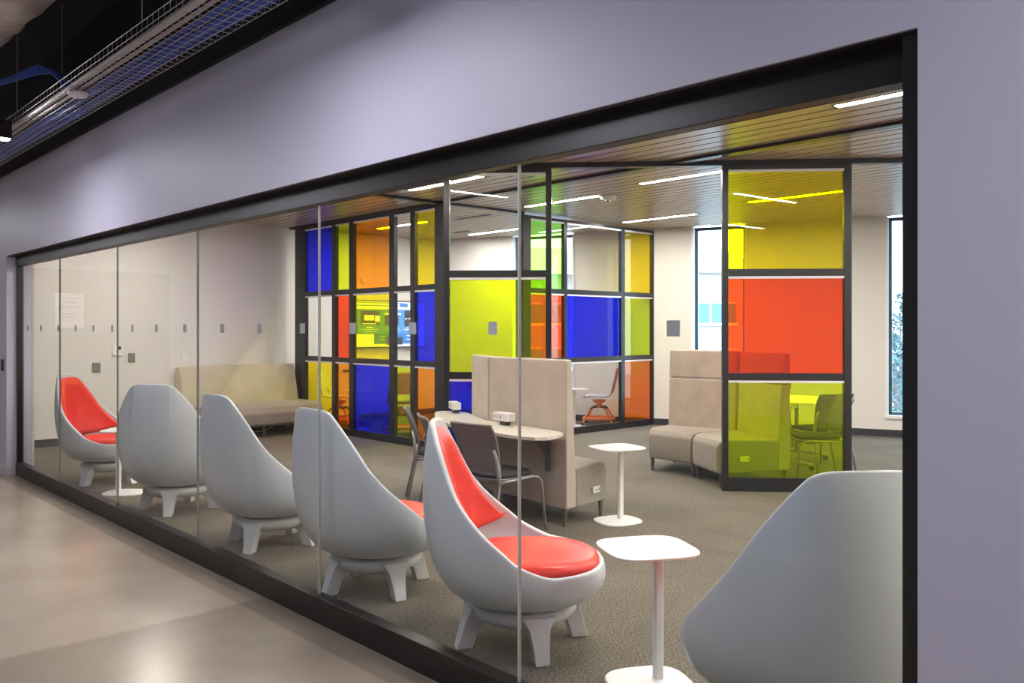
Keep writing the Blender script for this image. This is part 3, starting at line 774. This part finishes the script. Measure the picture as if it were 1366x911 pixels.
# paper notice in the corridor end, seen mirrored in the glass
pn = thing('paper_notice', 'white paper notice with lines of grey print, mirrored in the glass at far left', 'notice')
obj('sheet', B(-14.38, -14.376, .45, .86, 1.56, 2.10), 'paper', pn)
bm = bmesh.new()
for z, w, h in ((2.02, .28, .022), (1.955, .22, .045), (1.885, .32, .026), (1.77, .26, .022), (1.725, .22, .024), (1.68, .27, .010), (1.655, .14, .010)):
    n = max(4, int(w / .03)); c = .655
    for i in range(n):
        y = c - w / 2 + w * i / n
        box(bm, -14.376, -14.375, y, y + w / n * .72, z - h / 2, z + h / 2)
obj('print', bm, 'ink', pn)

# ------------------------------------------------------------------ lights
def strip(label, x0, x1, y, group):
    t = thing('ceiling_light', label, 'light', ((x0 + x1) / 2, y, CZ), 0, group); w = (x1 - x0) / 2
    bm = bmesh.new(); box(bm, -w - .02, w + .02, -.05, -.038, -.004, .05); box(bm, -w - .02, w + .02, .038, .05, -.004, .05); box(bm, -w - .02, -w, -.038, .038, -.004, .05); box(bm, w, w + .02, -.038, .038, -.004, .05)
    obj('light_frame', bm, 'dgrey', t)
    obj('diffuser', B(-w, w, -.038, .038, -.003, .03), 'lamp', t); return t
GLL = 'recessed linear lights in the slatted ceiling'
spec = [(-2.85, -1.60, 5.88, 'nearest linear ceiling light, at the right end under the black frame'),
        (-7.96, -6.71, 5.86, 'linear ceiling light just above the partition corner post'),
        (-5.86, -4.61, 7.45, 'linear ceiling light reaching the top left corner of the yellow pane'),
        (-7.99, -6.74, 7.75, 'linear ceiling light beside the white round detector'),
        (-11.06, -9.80, 9.38, 'linear ceiling light farthest left, over the glass room window'),
        (-8.17, -6.88, 9.98, 'linear ceiling light closest to the windows, above the white pier'),
        (-5.78, -4.50, 9.55, 'linear ceiling light seen through the yellow pane'),
        (-11.4, -10.15, 7.75, 'linear ceiling light in the glass room, seen through orange and clear panes')]
for a, b, y, l in spec: strip(l, a, b, y, GLL)
for x in (-11.2, -8.6, -6.0, -3.4, -.8): strip('linear ceiling light of the row nearest the glass wall, hidden above its black header', x, x + 1.25, 3.95, GLL + ' near the glass')  # unseen row added to light the egg chairs
for x, y in ((-2.6, 9.5), (-2.3, 7.6), (-.4, 7.6), (-.2, 5.78), (-.2, 9.5), (-5.4, 11.3)): 
    if (x, y) != (-5.4, 11.3): strip('linear ceiling light in the right part of the lounge, outside the view', x, x + 1.25, y, GLL + ' at the right')  # out-of-view lights added as ambient fill for the lounge
for x0, x1, y, l in ((-9.62, -8.88, 7.9, 'dark slot air vent in the ceiling above the clear top pane'), (-11.0, -10.6, 8.98, 'short dark slot air vent by the far window of the glass room')):
    v = thing('air_vent', l, 'vent', ((x0 + x1) / 2, y, CZ)); w = (x1 - x0) / 2
    obj('slot', B(-w, w, -.03, .03, -.003, .02), 'void', v); bm = bmesh.new(); box(bm, -w, w, -.045, -.03, -.006, .02); box(bm, -w, w, .03, .045, -.006, .02); obj('vent_frame', bm, 'duct', v)
sd = thing('smoke_detector', 'white round detector on the slatted ceiling, at the end of a linear light', 'detector', (-6.66, 7.84, CZ))
obj('base', lathe(bmesh.new(), [(.095, 0), (.10, -.02), (.085, -.045), (.03, -.05)], 28), 'white', sd)
obj('sensor', lathe(bmesh.new(), [(.03, -.048), (.028, -.07), (.012, -.082)], 20), 'steel', sd)

# corridor pendant lights, hung across the corridor
for x, l in ((-7.08, 'black pendant light with glowing underside at the left edge under the cable tray'), (-3.15, 'black pendant light of the corridor, above the camera to the left'), (.45, 'black pendant light of the corridor, behind the camera'), (-12.3, 'black pendant light at the far end of the corridor')):
    t = thing('pendant_light', l, 'light', (x, 0, 0), 0, 'black pendant lights across the corridor')
    obj('housing', B(-.045, .045, .35, 1.575, 2.94, 3.07), 'black', t, bevel=.003)
    obj('diffuser', B(-.036, .036, .36, 1.565, 2.932, 2.945), 'lampc', t)
    bm = bmesh.new(); tube(bm, [(0, .5, 3.06), (0, .5, 4.0)], .003, 6); tube(bm, [(0, 1.45, 3.06), (0, 1.45, 4.0)], .003, 6); obj('cable', bm, 'steel', t)

# ------------------------------------------------------------------ cable tray and overhead services
ct = thing('cable_tray', 'zinc wire-mesh cable tray hung along the top of the corridor wall', 'cable tray')
x0, x1 = -13.5, -.4; ya, yb, zb = 1.60, 1.90, 3.05
bm = bmesh.new(); r = .002
for i in range(7): tube(bm, [(x0, ya + (yb - ya) * i / 6, zb), (x1, ya + (yb - ya) * i / 6, zb)], r, 5)
for z in (zb + .042, zb + .085):
    tube(bm, [(x0, ya, z), (x1, ya, z)], r, 5)
tube(bm, [(x0, yb, zb + .085), (x1, yb, zb + .085)], r, 5); tube(bm, [(x0, yb, zb + .042), (x1, yb, zb + .042)], r, 5)
x = x0
while x < x1:
    tube(bm, [(x, ya, zb + .09), (x, ya, zb), (x, yb, zb), (x, yb, zb + .09)], r * .85, 5); x += .075
obj('wire_basket', bm, 'wire', ct)
bm = bmesh.new()
for x in (-12, -9.5, -7, -4.5, -2): tube(bm, [(x, ya, zb + .08), (x, ya, 4.0)], .004, 6); tube(bm, [(x, yb, zb + .08), (x, yb, 4.0)], .004, 6)
obj('hanger_rod', bm, 'duct', ct)
bm = bmesh.new(); random.seed(3)
for i in range(16):
    yy = yb - .02 - .010 * i; z = zb + .012 + random.random() * .03
    tube(bm, [(xx, yy + .007 * math.sin(xx * 1.7 + i) , z + .005 * math.sin(xx * 2.3 + 2 * i)) for xx in [x0 + (x1 - x0) * k / 40 for k in range(41)]], .0055, 6)
tag(obj('data_cables', bm, 'blue'), 'bundle of blue data cables lying in the wire tray', 'cable', kind='stuff')
bm = bmesh.new()
for i, (yy, zz, rr) in enumerate(((1.64, 3.082, .02), (1.685, 3.07, .009))):
    tube(bm, [(x0, yy, zz), (x1, yy, zz)], rr, 12)
tag(obj('conduit', bm, 'pipe'), 'pale grey flexible conduit lying in the wire tray', 'conduit')
bm = bmesh.new()
for i in range(7): tube(bm, arc((-10.6, .2 + i * .02, 3.44 + .012 * (i % 3)), (-8.0, 1.2 + i * .02, 3.28), (-6.7, 1.66, 3.36 + .01 * i), 12) + [(-6.5, 1.70 + .01 * i, 3.33), (-6.35, 1.72 + .01 * i, 3.24), (-6.25, 1.74 + .01 * i, 3.12)], .008, 6)
tag(obj('data_cables', bm, 'blue'), 'loop of blue cables crossing to the tray at the left edge', 'cable', kind='stuff')
dd = thing('dome_detector', 'small white dome fixed under the wire tray', 'detector', (-5.77, 1.66, 3.02))
obj('dome', lathe(bmesh.new(), [(.02, .026), (.05, .024), (.062, .010), (.05, -.008), (.01, -.013)], 24), 'white', dd)
# rough fireproofed beams and ducts in the dark deck
for lab, (a, b, c, d, e, f) in (('rough fireproofed beam in the dark deck at the top left corner', (-8.0, -5.5, -.6, 1.5, 3.58, 4.0)), ('second rough fireproofed beam further down the corridor', (-13.0, -11.2, -1.0, 1.5, 3.65, 4.0))):
    bm = bmesh.new(); box(bm, a, b, c, d, e, f); bmesh.ops.subdivide_edges(bm, edges=bm.edges, cuts=12, use_grid_fill=True)
    for v in bm.verts: v.co += Vector((random.uniform(-1, 1), random.uniform(-1, 1), random.uniform(-1, 1))) * .03
    tag(obj('fireproofed_beam', bm, 'deck', smooth=True), lab, 'beam')
tag(obj('air_duct', B(-5.35, -5.0, -2.5, 1.4, 3.72, 3.95), 'duct', bevel=.01), 'flat dark air duct crossing above the wire tray', 'duct')
bm = bmesh.new(); tube(bm, [(-13, .95, 3.46), (2, .95, 3.46)], .03, 10); tag(obj('pipe', bm, 'duct', smooth=True), 'dark pipe running along the corridor deck', 'pipe')
bm = bmesh.new(); tube(bm, [(-4.9, -3, 3.52), (-4.9, 2.1, 3.52)], .02, 10); tag(obj('pipe', bm, 'duct', smooth=True), 'thin dark pipe crossing above the wire tray', 'pipe')

# ------------------------------------------------------------------ outside
struct('ground_outside', B(-140, 60, 14.5, 160, -5.2, -5), 'snow', 'pale snowy ground outside')
CF = Vector((-.7295, .6843, 0)); CR = Vector((.6843, .7295, 0))
bl = thing('office_building', 'pale brick office building with hipped metal roof outside the windows', 'building', tuple(CF * 42 + CR * 3), math.atan2(CR.y, CR.x) + .12)
bm = bmesh.new(); box(bm, -26, 11, 0, 14, -5, 4.2); obj('facade', bm, 'brick', bl)
bm = bmesh.new(); loft(bm, [[(-26.6, -.7, 4.2), (11.6, -.7, 4.2), (11.6, 14.6, 4.2), (-26.6, 14.6, 4.2)], [(-20, 6, 6.1), (6, 6, 6.1), (6, 8, 6.1), (-20, 8, 6.1)]]); obj('roof', bm, 'roof', bl)
bm = bmesh.new(); loft(bm, [[(3, -2.5, 4.2), (9.5, -2.5, 4.2), (9.5, 3, 4.2), (3, 3, 4.2)], [(6.2, -2.5, 5.5), (6.3, -2.5, 5.5), (6.3, 3, 5.5), (6.2, 3, 5.5)]]); box(bm, 3.3, 9.2, -2.3, 0, -5, 4.2); obj('gable', bm, 'brick', bl)
for zz in (1.8, -.4, -2.6):
    for i in range(12):
        xx = -25 + i * 3.0; yb_ = -.05 if not 2.5 < xx < 9 else -2.35
        bm = bmesh.new(); box(bm, xx, xx + 2.5, yb_, yb_ + .1, zz, zz + 1.0); w_ = obj('window', bm, 'extglass', bl)
        bm = bmesh.new(); box(bm, xx - .08, xx + 2.58, yb_ - .06, yb_ + .02, zz - .12, zz); box(bm, xx + 1.2, xx + 1.28, yb_ - .04, yb_ + .02, zz, zz + 1.0); box(bm, xx, xx + 2.5, yb_ - .04, yb_ + .02, zz + .94, zz + 1.0); obj('window_frame', bm, 'reveal', w_)
def tree(label, x, y, h, seed, con=False):
    rnd = random.Random(seed); t = thing('frosted_tree', label, 'tree', (x, y, -5), 0, 'frosted trees outside the right window')
    bm = bmesh.new(); tube(bm, [(0, 0, 0), (.1, 0, h * .5), (0, .1, h * .9)], .16, 8, r1=.04); obj('trunk', bm, 'bark', t)
    bm = bmesh.new()
    for i in range(1500):
        k = rnd.random(); z = h * (.15 + .85 * k); rad = (h * .21) * (math.sin(PI * min(1, .15 + k * .85)) ** .7 if not con else (1 - k) * .9 + .05)
        a = rnd.uniform(0, 2 * PI); q = rad * math.sqrt(rnd.random()); c = Vector((q * math.cos(a), q * math.sin(a), z)); s = rnd.uniform(.08, .2)
        vs = [bm.verts.new(c + Vector((rnd.uniform(-1, 1), rnd.uniform(-1, 1), rnd.uniform(-1, 1))) * s) for _ in range(3)]
        bm.faces.new(vs)
    obj('crown', bm, 'tree', t)
for i, (px, Z, h, con) in enumerate(((1192, 30, 6.3, 0), (1206, 38, 7.6, 0), (1216, 27, 5.0, 1), (1178, 54, 8.2, 1), (1223, 46, 9.0, 1), (1200, 60, 9.0, 0), (1268, 34, 8, 0))):
    p = CF * Z + CR * ((px - 683) / 1130 * Z)
    tree(['bushy frosted tree left in the right-hand window', 'round frosted tree mid-distance in the right-hand window', 'low frosted fir nearest the right-hand window', 'slim frosted fir at the left edge of the right-hand window', 'tall frosted fir far off by the black frame', 'distant pale round tree on the skyline', 'frosted tree hidden behind the black frame'][i], p.x, p.y, h, i, con)

# ------------------------------------------------------------------ world, camera, render look
W = bpy.data.worlds.new('overcast_sky'); S.world = W; W.use_nodes = True
bg = W.node_tree.nodes['Background']; bg.inputs['Color'].default_value = (.70, .88, 1, 1); bg.inputs['Strength'].default_value = 7.5

cam = bpy.data.cameras.new('camera'); co = bpy.data.objects.new('camera', cam); COL.objects.link(co)
co.location = (0, 0, 1.55); co.rotation_euler = (PI / 2, 0, math.atan2(.6843, -.7295) - PI / 2)
cam.sensor_width = 36; cam.sensor_fit = 'HORIZONTAL'; cam.lens = 1130 / 1366 * 36
cam.shift_y = -17.5 / 1366; cam.clip_start = .05; cam.clip_end = 400
S.camera = co
S.view_settings.view_transform = 'Standard'; S.view_settings.look = 'None'; S.view_settings.gamma = 1; S.view_settings.use_curve_mapping = False
S.view_settings.exposure = 0.3
c = S.cycles
c.max_bounces = 10; c.diffuse_bounces = 5; c.glossy_bounces = 4; c.transparent_max_bounces = 24; c.transmission_bounces = 6
c.use_denoising = True; c.sample_clamp_indirect = 6; c.caustics_reflective = False; c.caustics_refractive = False
